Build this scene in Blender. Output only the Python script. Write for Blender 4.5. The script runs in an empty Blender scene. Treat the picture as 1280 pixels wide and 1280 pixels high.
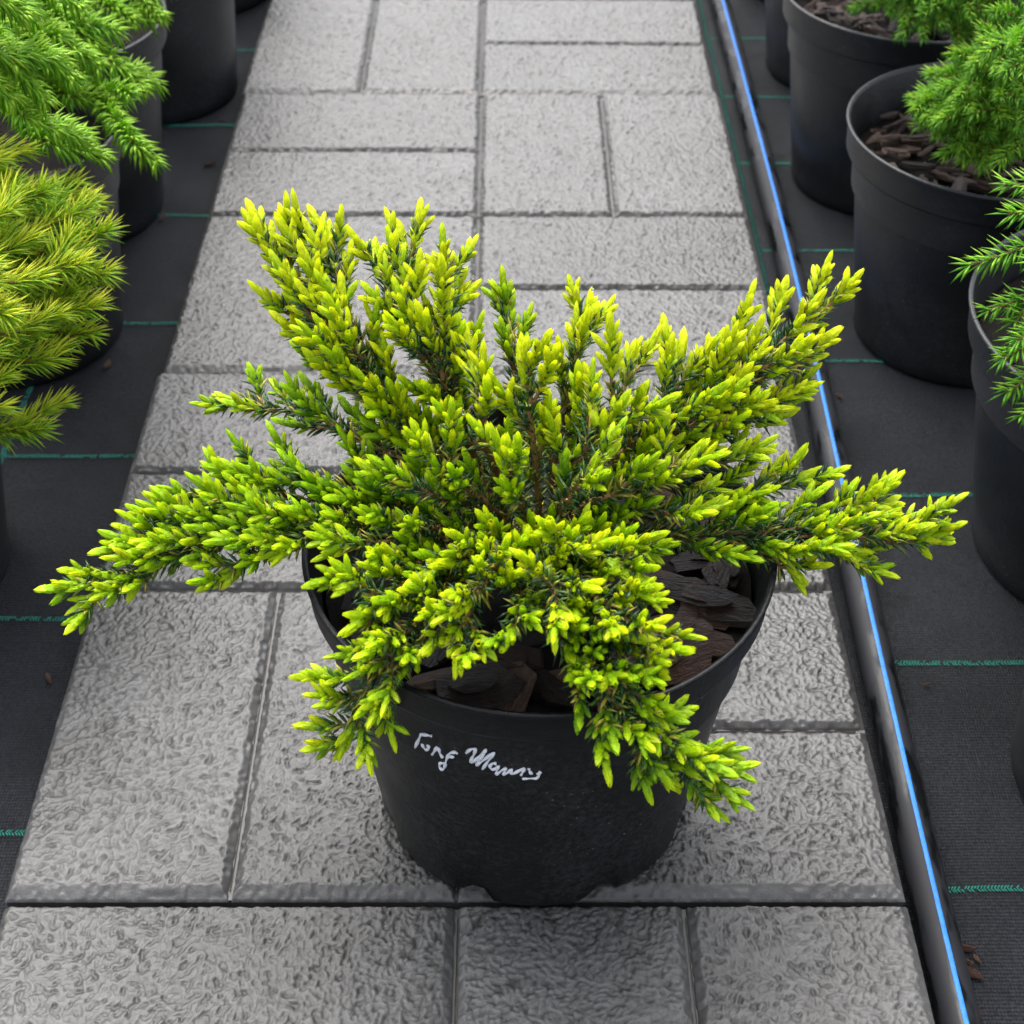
import bpy, math, random
import numpy as np
from mathutils import Vector, Matrix, noise

# ------------------------------------------------------------------ camera, world, sun, exposure
SC = bpy.context.scene
COL = SC.collection
RND = random.Random(11)
F_PX, PITCH, YAW, ROLL = 1941.87, .70437218, .0058, .0059772
CAM = np.array([.0260928, -.5109493, .712579])
_cp, _sp = math.cos(PITCH), math.sin(PITCH)
FW = np.array([math.sin(YAW)*_cp, math.cos(YAW)*_cp, -_sp])
_r = np.array([math.cos(YAW), -math.sin(YAW), 0.]); _u = np.cross(_r, FW)
RT = _r*math.cos(ROLL) + _u*math.sin(ROLL)
UP = -_r*math.sin(ROLL) + _u*math.cos(ROLL)

def ray(x, y): return FW + RT*(x-640)/F_PX - UP*(y-640)/F_PX
def at(x, y, z):                      # photo pixel -> point on the level z
    d = ray(x, y); return CAM + d*((z-CAM[2])/d[2])

cam_d = bpy.data.cameras.new('camera'); cam = bpy.data.objects.new('camera', cam_d); COL.objects.link(cam)
cam_d.sensor_width = 36; cam_d.lens = F_PX/1280*36; cam_d.clip_start = .02; cam_d.clip_end = 300
cam.matrix_world = Matrix(((RT[0], UP[0], -FW[0], CAM[0]), (RT[1], UP[1], -FW[1], CAM[1]), (RT[2], UP[2], -FW[2], CAM[2]), (0, 0, 0, 1)))
cam_d.dof.use_dof = True; cam_d.dof.focus_distance = .80; cam_d.dof.aperture_fstop = 15
SC.camera = cam

SUN_EL, SUN_AZ = math.radians(64), math.radians(-18)      # azimuth from +Y towards +X
world = bpy.data.worlds.new('World'); SC.world = world; world.use_nodes = True
wn = world.node_tree.nodes; wl = world.node_tree.links
sky = wn.new('ShaderNodeTexSky'); sky.sky_type = 'NISHITA'; sky.sun_disc = False
sky.sun_elevation = SUN_EL; sky.sun_rotation = SUN_AZ; sky.air_density = 1.0; sky.dust_density = 4.0; sky.ozone_density = 1.0
hs = wn.new('ShaderNodeHueSaturation'); hs.inputs['Saturation'].default_value = .36
wl.new(sky.outputs[0], hs.inputs['Color']); wl.new(hs.outputs[0], wn['Background'].inputs[0])
wn['Background'].inputs[1].default_value = .15

sd = bpy.data.lights.new('sun', 'SUN'); sd.energy = 1.1; sd.angle = math.radians(60); sd.color = (1, .97, .92)
sun = bpy.data.objects.new('sun', sd); COL.objects.link(sun)
sdir = Vector((math.sin(SUN_AZ)*math.cos(SUN_EL), math.cos(SUN_AZ)*math.cos(SUN_EL), math.sin(SUN_EL)))
sun.rotation_euler = sdir.to_track_quat('Z', 'Y').to_euler(); sun.location = (0, 0, 5)

SC.view_settings.view_transform = 'Standard'; SC.view_settings.look = 'None'
SC.view_settings.exposure = 1.47; SC.view_settings.gamma = 1.0

# ------------------------------------------------------------------ helpers
def tag(o, label=None, cat=None, group=None, kind=None):
    if label: o['label'] = label
    if cat: o['category'] = cat
    if group: o['group'] = group
    if kind: o['kind'] = kind
    return o

def make_mesh(name, V, Fc, mat=None, smooth=False, col=None):
    me = bpy.data.meshes.new(name)
    V = np.asarray(V, float); 
    me.from_pydata(V.tolist(), [], [tuple(int(i) for i in f) for f in Fc])
    if mat: me.materials.append(mat)
    if smooth: me.polygons.foreach_set('use_smooth', np.ones(len(me.polygons), bool))
    if col is not None:
        a = me.color_attributes.new('Col', 'FLOAT_COLOR', 'POINT')
        a.data.foreach_set('color', np.asarray(col, np.float32).ravel())
    me.update(); return me

def link(name, me, parent=None, loc=None):
    o = bpy.data.objects.new(name, me); COL.objects.link(o)
    if parent is not None: o.parent = parent
    if loc is not None: o.location = loc
    return o

def empty(name, loc=(0, 0, 0)):
    o = bpy.data.objects.new(name, None); COL.objects.link(o); o.location = loc; o.empty_display_size = .02
    return o

class MB:
    def __init__(s): s.V = []; s.F = []; s.C = []
    def add(s, V, F, c=None):
        n = len(s.V); s.V += [tuple(v) for v in V]; s.F += [tuple(i+n for i in f) for f in F]
        if c is not None: s.C += [c]*len(V) if np.ndim(c) == 1 else [tuple(q) for q in c]
    def tube(s, P, R, n=8, cap=True, c=None):
        P = [Vector(p) for p in P]; rings = []; ref = None
        for i, p in enumerate(P):
            t = (P[min(i+1, len(P)-1)]-P[max(i-1, 0)]).normalized()
            if ref is None: ref = t.orthogonal().normalized()
            ref = (ref-t*ref.dot(t)).normalized(); b = t.cross(ref)
            r = R[i] if hasattr(R, '__len__') else R
            rings.append([p+ref*(r*math.cos(2*math.pi*k/n))+b*(r*math.sin(2*math.pi*k/n)) for k in range(n)])
        V = [v for q in rings for v in q]; F = []
        for i in range(len(P)-1):
            for k in range(n):
                F.append((i*n+k, i*n+(k+1) % n, (i+1)*n+(k+1) % n, (i+1)*n+k))
        if cap: F += [tuple(reversed(range(n))), tuple(range((len(P)-1)*n, len(P)*n))]
        s.add(V, F, c)
    def mesh(s, name, mat, smooth=True): return make_mesh(name, s.V, s.F, mat, smooth, s.C if s.C and len(s.C) == len(s.V) else None)

# ------------------------------------------------------------------ materials
def new_mat(name):
    m = bpy.data.materials.new(name); m.use_nodes = True
    nt = m.node_tree; return m, nt, nt.nodes, nt.links, nt.nodes['Principled BSDF']
def N(nt, t, **kw):
    n = nt.nodes.new(t)
    for k, v in kw.items():
        if k in n.inputs: n.inputs[k].default_value = v
        else: setattr(n, k, v)
    return n
def ramp(nt, fac, stops, interp='LINEAR'):
    r = nt.nodes.new('ShaderNodeValToRGB'); r.color_ramp.interpolation = interp
    e = r.color_ramp.elements
    while len(e) < len(stops): e.new(.5)
    for q, (p, c) in zip(e, stops): q.position = p; q.color = (*c, 1) if len(c) == 3 else c
    nt.links.new(fac, r.inputs[0]); return r
def mixc(nt, fac, a, b, blend='MIX'):
    m = nt.nodes.new('ShaderNodeMix'); m.data_type = 'RGBA'; m.blend_type = blend
    for sock, v in ((m.inputs[0], fac), (m.inputs[6], a), (m.inputs[7], b)):
        if hasattr(v, 'links'): nt.links.new(v, sock)
        else: sock.default_value = v if not isinstance(v, tuple) or len(v) == 4 else (*v, 1)
    return m.outputs[2]
def math_(nt, op, a, b=None, c=None, clamp=False):
    m = nt.nodes.new('ShaderNodeMath'); m.operation = op; m.use_clamp = clamp
    for i, v in enumerate((a, b, c)):
        if v is None: continue
        if hasattr(v, 'links'): nt.links.new(v, m.inputs[i])
        else: m.inputs[i].default_value = v
    return m.outputs[0]
def g(v): return (v, v, v)

def concrete(name, relief):
    m, nt, nd, lk, b = new_mat(name)
    geo = N(nt, 'ShaderNodeNewGeometry'); pos = geo.outputs['Position']
    big = N(nt, 'ShaderNodeTexNoise', Scale=5.5, Detail=4, Roughness=.6); lk.new(pos, big.inputs['Vector'])
    med = N(nt, 'ShaderNodeTexNoise', Scale=34, Detail=5, Roughness=.65); lk.new(pos, med.inputs['Vector'])
    fine = N(nt, 'ShaderNodeTexNoise', Scale=800, Detail=3, Roughness=.7); lk.new(pos, fine.inputs['Vector'])
    base = ramp(nt, big.outputs[0], [(.30, (.036, .035, .033)), (.5, (.057, .056, .055)), (.68, (.096, .096, .097))]).outputs[0]
    base = mixc(nt, .5, base, ramp(nt, med.outputs[0], [(.3, (.36, .35, .335)), (.7, (.62, .62, .62))]).outputs[0], 'OVERLAY')
    base = mixc(nt, .4, base, ramp(nt, fine.outputs[0], [(.3, g(.3)), (.7, g(.68))]).outputs[0], 'OVERLAY')
    rough = ramp(nt, big.outputs[0], [(.3, g(.36)), (.7, g(.6))]).outputs[0]
    bp2 = N(nt, 'ShaderNodeBump', Strength=.6, Distance=.0006); lk.new(fine.outputs[0], bp2.inputs['Height']); lk.new(bp2.outputs[0], b.inputs['Normal'])
    oi = N(nt, 'ShaderNodeObjectInfo'); base = mixc(nt, 1.0, base, ramp(nt, oi.outputs['Random'], [(0, (.84, .835, .82)), (1, (1.1, 1.1, 1.1))]).outputs[0], 'MULTIPLY')
    smooth = mixc(nt, .9, base, (.92, .91, .89), 'MULTIPLY')
    if relief:
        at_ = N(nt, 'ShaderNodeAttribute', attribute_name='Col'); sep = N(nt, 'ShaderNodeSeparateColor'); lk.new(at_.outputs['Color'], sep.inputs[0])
        relief_tone = ramp(nt, sep.outputs[0], [(.12, (.38, .37, .345)), (.55, (.80, .80, .79)), (.9, (1.2, 1.2, 1.2))]).outputs[0]  # tone follows relief height: darker in the creases, lighter on flake tops
        base = mixc(nt, 1.0, base, relief_tone, 'MULTIPLY')
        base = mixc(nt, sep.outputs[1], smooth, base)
    else: base = smooth
    b.inputs['Coat Weight'].default_value = .5; b.inputs['Coat Roughness'].default_value = .2; b.inputs['Coat IOR'].default_value = 1.4
    lk.new(bp2.outputs[0], b.inputs['Coat Normal'])
    lk.new(base, b.inputs['Base Color']); lk.new(rough, b.inputs['Roughness'])
    return m

def cloth_mat():
    m, nt, nd, lk, b = new_mat('woven_cloth')
    geo = N(nt, 'ShaderNodeNewGeometry'); pos = geo.outputs['Position']
    w1 = N(nt, 'ShaderNodeTexWave', Scale=135, Distortion=1.6, Detail=2); w1.bands_direction = 'Y'; w1.inputs['Detail Scale'].default_value = 30
    w2 = N(nt, 'ShaderNodeTexWave', Scale=170, Distortion=2.0, Detail=2); w2.bands_direction = 'X'
    for w in (w1, w2): lk.new(pos, w.inputs['Vector'])
    big = N(nt, 'ShaderNodeTexNoise', Scale=9, Detail=5, Roughness=.65); lk.new(pos, big.inputs['Vector'])
    fine = N(nt, 'ShaderNodeTexNoise', Scale=420, Detail=3, Roughness=.7); lk.new(pos, fine.inputs['Vector'])
    wv = math_(nt, 'ADD', math_(nt, 'MULTIPLY', w1.outputs[0], .7), math_(nt, 'MULTIPLY', w2.outputs[0], .4))
    base = ramp(nt, big.outputs[0], [(.3, (.011, .0125, .015)), (.7, (.029, .0315, .037))]).outputs[0]
    base = mixc(nt, .6, base, ramp(nt, fine.outputs[0], [(.35, g(.25)), (.75, g(2.3))]).outputs[0], 'MULTIPLY')
    base = mixc(nt, .7, base, ramp(nt, wv, [(.15, g(.45)), (.9, g(1.6))]).outputs[0], 'MULTIPLY')
    sp = N(nt, 'ShaderNodeTexVoronoi', Scale=130); lk.new(pos, sp.inputs['Vector'])
    spk = ramp(nt, sp.outputs['Distance'], [(.05, g(1)), (.09, g(0))]).outputs[0]
    spk = math_(nt, 'MULTIPLY', spk, ramp(nt, big.outputs[0], [(.5, g(0)), (.75, g(.5))]).outputs[0])
    base = mixc(nt, spk, base, (.16, .14, .12))
    lk.new(base, b.inputs['Base Color'])
    lk.new(ramp(nt, big.outputs[0], [(.3, g(.42)), (.7, g(.62))]).outputs[0], b.inputs['Roughness'])
    b.inputs['Specular IOR Level'].default_value = .28
    h = math_(nt, 'ADD', wv, math_(nt, 'MULTIPLY', fine.outputs[0], 1.3))
    bp = N(nt, 'ShaderNodeBump', Strength=1.0, Distance=.0016); lk.new(h, bp.inputs['Height']); lk.new(bp.outputs[0], b.inputs['Normal'])
    return m

def plastic_mat(name, dusty=.5, spec=.6, dark=(.0095, .0108, .0125)):
    m, nt, nd, lk, b = new_mat(name)
    tc = N(nt, 'ShaderNodeTexCoord'); pos = tc.outputs['Object']
    big = N(nt, 'ShaderNodeTexNoise', Scale=14, Detail=5, Roughness=.6); lk.new(pos, big.inputs['Vector'])
    fine = N(nt, 'ShaderNodeTexNoise', Scale=300, Detail=3, Roughness=.7); lk.new(pos, fine.inputs['Vector'])
    vo = N(nt, 'ShaderNodeTexVoronoi', Scale=170); lk.new(pos, vo.inputs['Vector'])
    dust = ramp(nt, math_(nt, 'MULTIPLY', big.outputs[0], fine.outputs[0]), [(.22, g(0)), (.48, g(1))]).outputs[0]
    spot = ramp(nt, vo.outputs['Distance'], [(.06, g(1)), (.12, g(0))]).outputs[0]
    spot = math_(nt, 'MULTIPLY', spot, ramp(nt, big.outputs[0], [(.52, g(0)), (.66, g(1))]).outputs[0])
    base = mixc(nt, math_(nt, 'MULTIPLY', dust, .22*dusty), dark, (.10, .10, .11))
    base = mixc(nt, math_(nt, 'MULTIPLY', spot, .55*dusty), base, (.26, .26, .25))
    lk.new(base, b.inputs['Base Color'])
    lk.new(ramp(nt, big.outputs[0], [(.3, g(.33)), (.7, g(.55))]).outputs[0], b.inputs['Roughness'])
    b.inputs['Specular IOR Level'].default_value = spec
    bp = N(nt, 'ShaderNodeBump', Strength=.35, Distance=.0008); lk.new(fine.outputs[0], bp.inputs['Height']); lk.new(bp.outputs[0], b.inputs['Normal'])
    return m

def leaf_mat(name, stops, rough=.36, transl=.3, spec=.5):
    """colour ramp driven by the Col attribute (R = place on ramp, G = brightness, B = along the leaf)"""
    m, nt, nd, lk, b = new_mat(name)
    at_ = N(nt, 'ShaderNodeAttribute', attribute_name='Col')
    sep = N(nt, 'ShaderNodeSeparateColor'); lk.new(at_.outputs['Color'], sep.inputs[0])
    c = ramp(nt, sep.outputs[0], stops).outputs[0]
    geo = N(nt, 'ShaderNodeNewGeometry')
    nz = N(nt, 'ShaderNodeTexNoise', Scale=520, Detail=2); lk.new(geo.outputs['Position'], nz.inputs['Vector'])
    c = mixc(nt, .5, c, ramp(nt, nz.outputs[0], [(.3, g(.35)), (.7, g(.62))]).outputs[0], 'OVERLAY')
    v = N(nt, 'ShaderNodeHueSaturation'); lk.new(c, v.inputs['Color']); lk.new(sep.outputs[1], v.inputs['Value'])
    lk.new(v.outputs[0], b.inputs['Base Color']); b.inputs['Roughness'].default_value = rough; b.inputs['Specular IOR Level'].default_value = spec
    tr = N(nt, 'ShaderNodeBsdfTranslucent'); lk.new(v.outputs[0], tr.inputs['Color'])
    mx = N(nt, 'ShaderNodeMixShader'); mx.inputs[0].default_value = transl
    lk.new(b.outputs[0], mx.inputs[1]); lk.new(tr.outputs[0], mx.inputs[2]); lk.new(mx.outputs[0], nd['Material Output'].inputs[0])
    return m

def bark_mat(name, stops, scale=1., rough=.5, bump=.001):
    m, nt, nd, lk, b = new_mat(name)
    tc = N(nt, 'ShaderNodeTexCoord'); mp = N(nt, 'ShaderNodeMapping'); mp.inputs['Scale'].default_value = (1, 5, 7); lk.new(tc.outputs['Object'], mp.inputs['Vector'])
    oi = N(nt, 'ShaderNodeObjectInfo')
    n1 = N(nt, 'ShaderNodeTexNoise', Scale=70*scale, Detail=6, Roughness=.7, Distortion=1.2); lk.new(mp.outputs[0], n1.inputs['Vector'])
    f = math_(nt, 'MULTIPLY_ADD', oi.outputs['Random'], .6, math_(nt, 'MULTIPLY', n1.outputs[0], .7))
    lk.new(ramp(nt, f, stops).outputs[0], b.inputs['Base Color']); b.inputs['Roughness'].default_value = rough
    bp = N(nt, 'ShaderNodeBump', Strength=1, Distance=bump); lk.new(n1.outputs[0], bp.inputs['Height']); lk.new(bp.outputs[0], b.inputs['Normal'])
    return m

def plain(name, c, rough=.5, spec=.5, bump=None):
    m, nt, nd, lk, b = new_mat(name)
    geo = N(nt, 'ShaderNodeNewGeometry'); nz = N(nt, 'ShaderNodeTexNoise', Scale=bump or 240, Detail=4, Roughness=.7); lk.new(geo.outputs['Position'], nz.inputs['Vector'])
    bq = N(nt, 'ShaderNodeBump', Strength=.5, Distance=.0015); lk.new(nz.outputs[0], bq.inputs['Height']); lk.new(bq.outputs[0], b.inputs['Normal'])
    lk.new(mixc(nt, .6, (*c, 1), ramp(nt, nz.outputs[0], [(.3, g(.3)), (.7, g(.7))]).outputs[0], 'OVERLAY'), b.inputs['Base Color'])
    b.inputs['Roughness'].default_value = rough; b.inputs['Specular IOR Level'].default_value = spec
    return m

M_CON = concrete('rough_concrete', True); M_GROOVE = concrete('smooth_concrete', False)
M_RIDGE = plain('concrete_ridge', (.17, .16, .15), .6)
M_CLOTH = cloth_mat()
M_POT = plastic_mat('black_plastic', 1.2, .3, (.0032, .0038, .004)); M_POT2 = plastic_mat('dusty_black_plastic', 1.0)
M_TIP = leaf_mat('golden_juniper_shoot', [(0, (.06, .16, .012)), (.3, (.18, .42, .014)), (.6, (.48, .73, .012)), (1, (.82, .88, .014))], .42, .5, .35)
M_NEEDLE = leaf_mat('old_juniper_needle', [(0, (.018, .058, .024)), (.4, (.048, .13, .03)), (.7, (.19, .26, .025)), (1, (.56, .46, .06))], .36, .2)
M_TWIG = bark_mat('young_bark', [(.2, (.07, .034, .018)), (.5, (.19, .085, .03)), (.9, (.34, .19, .06))], 4, .55)
M_WOOD = bark_mat('old_bark', [(.2, (.035, .022, .015)), (.6, (.11, .06, .035)), (.9, (.2, .12, .07))], 2, .6)
M_CHIP = bark_mat('wet_bark_chip', [(.25, (.008, .006, .0055)), (.42, (.032, .019, .015)), (.62, (.085, .040, .027)), (.9, (.20, .11, .07))], .05, .38, .10)
M_CHIP2 = bark_mat('dry_bark_chip', [(.2, (.010, .007, .006)), (.5, (.055, .032, .023)), (.8, (.16, .095, .065)), (1, (.3, .21, .16))], .06, .5, .06)
M_SOIL = plain('potting_soil', (.006, .0047, .004), .8, .1, 180)

# ------------------------------------------------------------------ ground cloth
GZ = -.028
def sgrid(n, inner, outer):
    t = np.linspace(-1, 1, n); return np.sign(t)*(np.abs(t)*inner + np.abs(t)**7*(outer-inner))
gx = sgrid(181, 1.6, 60); gy = sgrid(181, 1.9, 60)+.5
V = []
for y in gy:
    for x in gx:
        q = max(0, 1-abs(x)/3)
        V.append((x, y, GZ + q*.0022*noise.noise(Vector((x*7, y*5, 0))) + q*.0009*noise.noise(Vector((x*23, y*19, 3)))-.001))
n = len(gx); Fc = [(j*n+i, j*n+i+1, (j+1)*n+i+1, (j+1)*n+i) for j in range(len(gy)-1) for i in range(n-1)]
cloth = tag(link('ground_cloth', make_mesh('ground_cloth', V, Fc, M_CLOTH, True)), 'black woven weed cloth covering the ground', None, None, 'structure')

# green marker threads woven into the cloth: short slanted stitches in two rows
M_GREEN = plain('green_thread', (.02, .23, .17), .55, .3, 500)
def thread(P0, P1, w=.0042, step=.0019):
    P0 = Vector(P0); P1 = Vector(P1); d = P1-P0; L = d.length; d.normalize(); s = Vector((-d.y, d.x, 0)); mb = MB()
    k = 0
    while k*step < L:
        for row in (-1, 1):
            if RND.random() < .12: continue
            c = P0+d*(k*step+RND.uniform(-.0003, .0003))+s*(row*w*.25 + .0016*noise.noise(Vector((k*.013, P0.y*9, 0))))
            z = GZ + .0022*noise.noise(Vector((c.x*7, c.y*5, 0)))+.0009*noise.noise(Vector((c.x*23, c.y*19, 3)))+.0002
            a = d*(step*.36)+s*(.0004*row); e = s*(w*.24)+d*(.0005*row)
            q = [c-a-e, c+a-e, c+a+e, c-a+e]
            mb.add([(v.x, v.y, z) for v in q]+[(c.x, c.y, z+.0006)], [(0, 1, 4), (1, 2, 4), (2, 3, 4), (3, 0, 4)])
        k += 1
    link('green_thread', mb.mesh('green_thread', M_GREEN, False), cloth)
for y in (-.151, .026, .205, .383, .557, .734, .90, 1.05, 1.204, 1.38): thread((.262, y+.002*math.sin(y*9), 0), (.72, y+.004*math.sin(y*31), 0))
for y in (-.10, .072, .252, .431, .614, .799, .985, 1.17, 1.36): thread((-.75, y+.004*math.sin(y*23), 0), (-.253, y-.006, 0))
thread((-.3595, .2, 0), (-.361, 1.3, 0)); thread((.2595, .56, 0), (.2585, 1.4, 0), .003); thread((.55, -.4, 0), (.552, 1.5, 0))

# ------------------------------------------------------------------ paved path of moulded slabs
path = tag(link('path', make_mesh('path', [(-.246, -1.0, GZ+.004), (.246, -1.0, GZ+.004), (.246, 3.5, GZ+.004), (-.246, 3.5, GZ+.004)], [(0, 1, 2, 3)], M_GROOVE)), 'grey concrete slab path between the pot rows', None, None, 'structure')
S = .5; GAP = .0018; DEPTH = .0048; CH = .0050; RW = .0007
def slab_mesh(v):
    mb = MB(); h = S/2-GAP-.0008; b = .006
    def box(x0, x1, y0, y1, z0, z1): mb.add([(x0, y0, z0), (x1, y0, z0), (x1, y1, z0), (x0, y1, z0), (x0, y0, z1), (x1, y0, z1), (x1, y1, z1), (x0, y1, z1)], [(0, 3, 2, 1), (4, 5, 6, 7), (0, 1, 5, 4), (1, 2, 6, 5), (2, 3, 7, 6), (3, 0, 4, 7)])
    box(-h, h, -h, h, -.05, -DEPTH)
    return mb.mesh('slab', M_GROOVE, False)
SLAB = slab_mesh(0)
def fast_mesh(name, V, Q, mat, col):
    me = bpy.data.meshes.new(name); nv, nq = len(V), len(Q)
    me.vertices.add(nv); me.vertices.foreach_set('co', V.astype(np.float32).ravel())
    me.loops.add(nq*4); me.loops.foreach_set('vertex_index', Q.astype(np.int32).ravel())
    me.polygons.add(nq); me.polygons.foreach_set('loop_start', np.arange(nq, dtype=np.int32)*4)
    me.polygons.foreach_set('use_smooth', np.ones(nq, bool)); me.materials.append(mat); me.update(calc_edges=True)
    a = me.color_attributes.new('Col', 'FLOAT_COLOR', 'POINT'); a.data.foreach_set('color', col.astype(np.float32).ravel()); return me
def vnoise(x, y, seed):
    """cheap smooth value noise on arrays"""
    rg = np.random.RandomState(seed); T = rg.rand(64, 64); xi = np.floor(x).astype(int); yi = np.floor(y).astype(int); fx = x-xi; fy = y-yi
    fx = fx*fx*(3-2*fx); fy = fy*fy*(3-2*fy); f = lambda i, j: T[(yi+j) % 64, (xi+i) % 64]
    return (f(0, 0)*(1-fx)+f(1, 0)*fx)*(1-fy)+(f(0, 1)*(1-fx)+f(1, 1)*fx)*fy
STEP = .00078
def panel_mesh(w, l, seed, edges):
    """raised brick field: a height field of overlapping cast flakes with sloped sides; edges = slope width per side (x0,x1,y0,y1)"""
    rg = np.random.RandomState(seed); nx, ny = int(w/STEP)+1, int(l/STEP)+1
    x = np.linspace(-w/2, w/2, nx); y = np.linspace(-l/2, l/2, ny); X, Y = np.meshgrid(x, y); Hh = np.zeros_like(X); dx = x[1]-x[0]; dy = y[1]-y[0]
    cnt = int(w*l/10.5e-6*2.4); K = 6
    cxs = rg.uniform(-w/2, w/2, cnt); cys = rg.uniform(-l/2, l/2, cnt)
    flow = vnoise(cxs*45+7, cys*45+3, seed)*5+rg.uniform(-.7, .7, cnt)
    for cx, cy, th in zip(cxs, cys, flow):
        i = int((cx+w/2)/dx); j = int((cy+l/2)/dy); i0, i1, j0, j1 = max(0, i-K), min(nx, i+K+1), max(0, j-K), min(ny, j+K+1)
        u = X[j0:j1, i0:i1]-cx; v = Y[j0:j1, i0:i1]-cy; ct, st = math.cos(th), math.sin(th)
        a, b_, cv, am = rg.uniform(.0016, .0040), rg.uniform(.00085, .00145), rg.uniform(-120, 120), rg.uniform(.35, 1)
        p = u*ct+v*st; q_ = -u*st+v*ct+cv*p*p
        q_ = np.where(q_ > 0, q_/b_, q_/(b_*1.7))
        h = am*np.clip(1-q_**2, 0, 1)**.6*np.clip(1-(p/a)**4, 0, 1)
        Hh[j0:j1, i0:i1] = np.maximum(Hh[j0:j1, i0:i1], h)
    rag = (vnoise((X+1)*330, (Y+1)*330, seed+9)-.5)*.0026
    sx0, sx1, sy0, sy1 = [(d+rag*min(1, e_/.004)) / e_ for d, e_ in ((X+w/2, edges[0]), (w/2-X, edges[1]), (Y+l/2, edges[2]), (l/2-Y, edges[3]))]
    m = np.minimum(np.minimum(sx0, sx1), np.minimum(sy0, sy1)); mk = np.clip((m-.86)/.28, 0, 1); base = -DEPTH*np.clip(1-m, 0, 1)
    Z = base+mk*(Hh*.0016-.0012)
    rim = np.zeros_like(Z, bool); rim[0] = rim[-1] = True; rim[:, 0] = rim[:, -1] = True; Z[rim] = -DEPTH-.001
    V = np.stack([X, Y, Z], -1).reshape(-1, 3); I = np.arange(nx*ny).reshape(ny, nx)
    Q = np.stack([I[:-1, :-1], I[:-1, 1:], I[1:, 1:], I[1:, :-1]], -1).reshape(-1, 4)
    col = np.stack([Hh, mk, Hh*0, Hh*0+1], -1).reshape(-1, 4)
    return fast_mesh('brick', V, Q, M_CON, col)
q = S/2; c = RW
PAN = {}
def panel(kind, ex):
    key = (kind, ex)
    if key not in PAN: PAN[key] = panel_mesh(*kind, len(PAN)+3, ex)
    return PAN[key]
RIDGE = MB()
def ridge(x0, x1, y0, y1):
    RIDGE.add([(x0, y0, -DEPTH-.001), (x1, y0, -DEPTH-.001), (x1, y1, -DEPTH-.001), (x0, y1, -DEPTH-.001), ((x0 if x1-x0 > y1-y0 else (x0+x1)/2), (y0 if x1-x0 < y1-y0 else (y0+y1)/2), -DEPTH+.0016), ((x1 if x1-x0 > y1-y0 else (x0+x1)/2), (y1 if x1-x0 < y1-y0 else (y0+y1)/2), -DEPTH+.0016)],
              [(0, 1, 5, 4), (2, 3, 4, 5)] if x1-x0 > y1-y0 else [(0, 4, 5, 3), (1, 2, 5, 4)])
e = .2415
ridge(-RW, RW, -e, e); ridge(-e, e, -RW, RW)
ridge(-q/2-RW, -q/2+RW, -e, -.01); ridge(.01, e, -q/2-RW, -q/2+RW); ridge(-e, -.01, q/2-RW, q/2+RW); ridge(q/2-RW, q/2+RW, .01, e)
RIDGE_ME = RIDGE.mesh('groove_ridge', M_RIDGE, False)
H = S/2-GAP-.0001
def fields():
    L = []
    for sx, sy in ((-1, -1), (1, 1), (-1, 1), (1, -1)):
        vert = sx*sy > 0
        X = (-H, -c) if sx < 0 else (c, H); Y = (-H, -c) if sy < 0 else (c, H)
        m = (X[0]+X[1])/2 if vert else (Y[0]+Y[1])/2
        if vert: L += [(X[0], m-c, *Y), (m+c, X[1], *Y)]
        else: L += [(*X, Y[0], m-c), (*X, m+c, Y[1])]
    return L
FIELDS = fields()
def chf(v, k): return (.0045, .0055, .0085, .0022)[k] if abs(abs(v)-H) < 1e-4 else CH
sl = 0
for k in range(-2, 6):
    so = link('paving_slab', SLAB, path)
    so.location = (RND.uniform(-.002, .002), .25+.5*k, RND.uniform(-.0012, .0012)); so.rotation_euler = (RND.uniform(-.002, .002), RND.uniform(-.002, .002), RND.uniform(-.004, .004))
    if k == 2: so.location.x -= .001
    for (x0, x1, y0, y1) in FIELDS:
        me = panel((round(x1-x0, 4), round(y1-y0, 4)), (chf(x0, 0), chf(x1, 1), chf(y0, 2), chf(y1, 3)))
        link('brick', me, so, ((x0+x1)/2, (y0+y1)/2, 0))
    link('groove_ridge', RIDGE_ME, so)

# ------------------------------------------------------------------ irrigation pipe with blue stripe
PR = .0112; ctl = [(-1.0, .262), (-.5, .2625), (-.08, .2635), (.13, .2665), (.28, .2700), (.65, .279), (1.0, .2795), (1.3, .2785), (2.0, .277), (3.4, .275)]
ys = np.linspace(-1, 3.4, 120); xs = np.interp(ys, [a for a, b in ctl], [b for a, b in ctl])
xs = np.convolve(np.pad(xs, 4, 'edge'), np.ones(9)/9, 'valid')
PP = [Vector((x, y, GZ+PR+.001)) for x, y in zip(xs, ys)]
def pipe_mat():
    m, nt, nd, lk, b = new_mat('black_pipe')
    geo = N(nt, 'ShaderNodeNewGeometry'); mp = N(nt, 'ShaderNodeMapping'); mp.inputs['Scale'].default_value = (1, .22, 1); lk.new(geo.outputs['Position'], mp.inputs['Vector'])
    nz = N(nt, 'ShaderNodeTexNoise', Scale=95, Detail=3, Roughness=.55); lk.new(mp.outputs[0], nz.inputs['Vector'])
    f = ramp(nt, nz.outputs[0], [(.40, g(0)), (.50, g(1))]).outputs[0]
    lk.new(mixc(nt, f, (.004, .0045, .005), (.013, .0135, .0165)), b.inputs['Base Color'])
    lk.new(ramp(nt, f, [(0, g(.25)), (1, g(.6))]).outputs[0], b.inputs['Roughness']); b.inputs['Specular IOR Level'].default_value = .28; return m
mb = MB(); mb.tube(PP, PR, 20)
pipe = tag(link('irrigation_pipe', mb.mesh('irrigation_pipe', pipe_mat(), True)), 'black plastic water pipe with a blue stripe lying along the slab path', 'pipe')
mb = MB(); V = []
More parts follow.
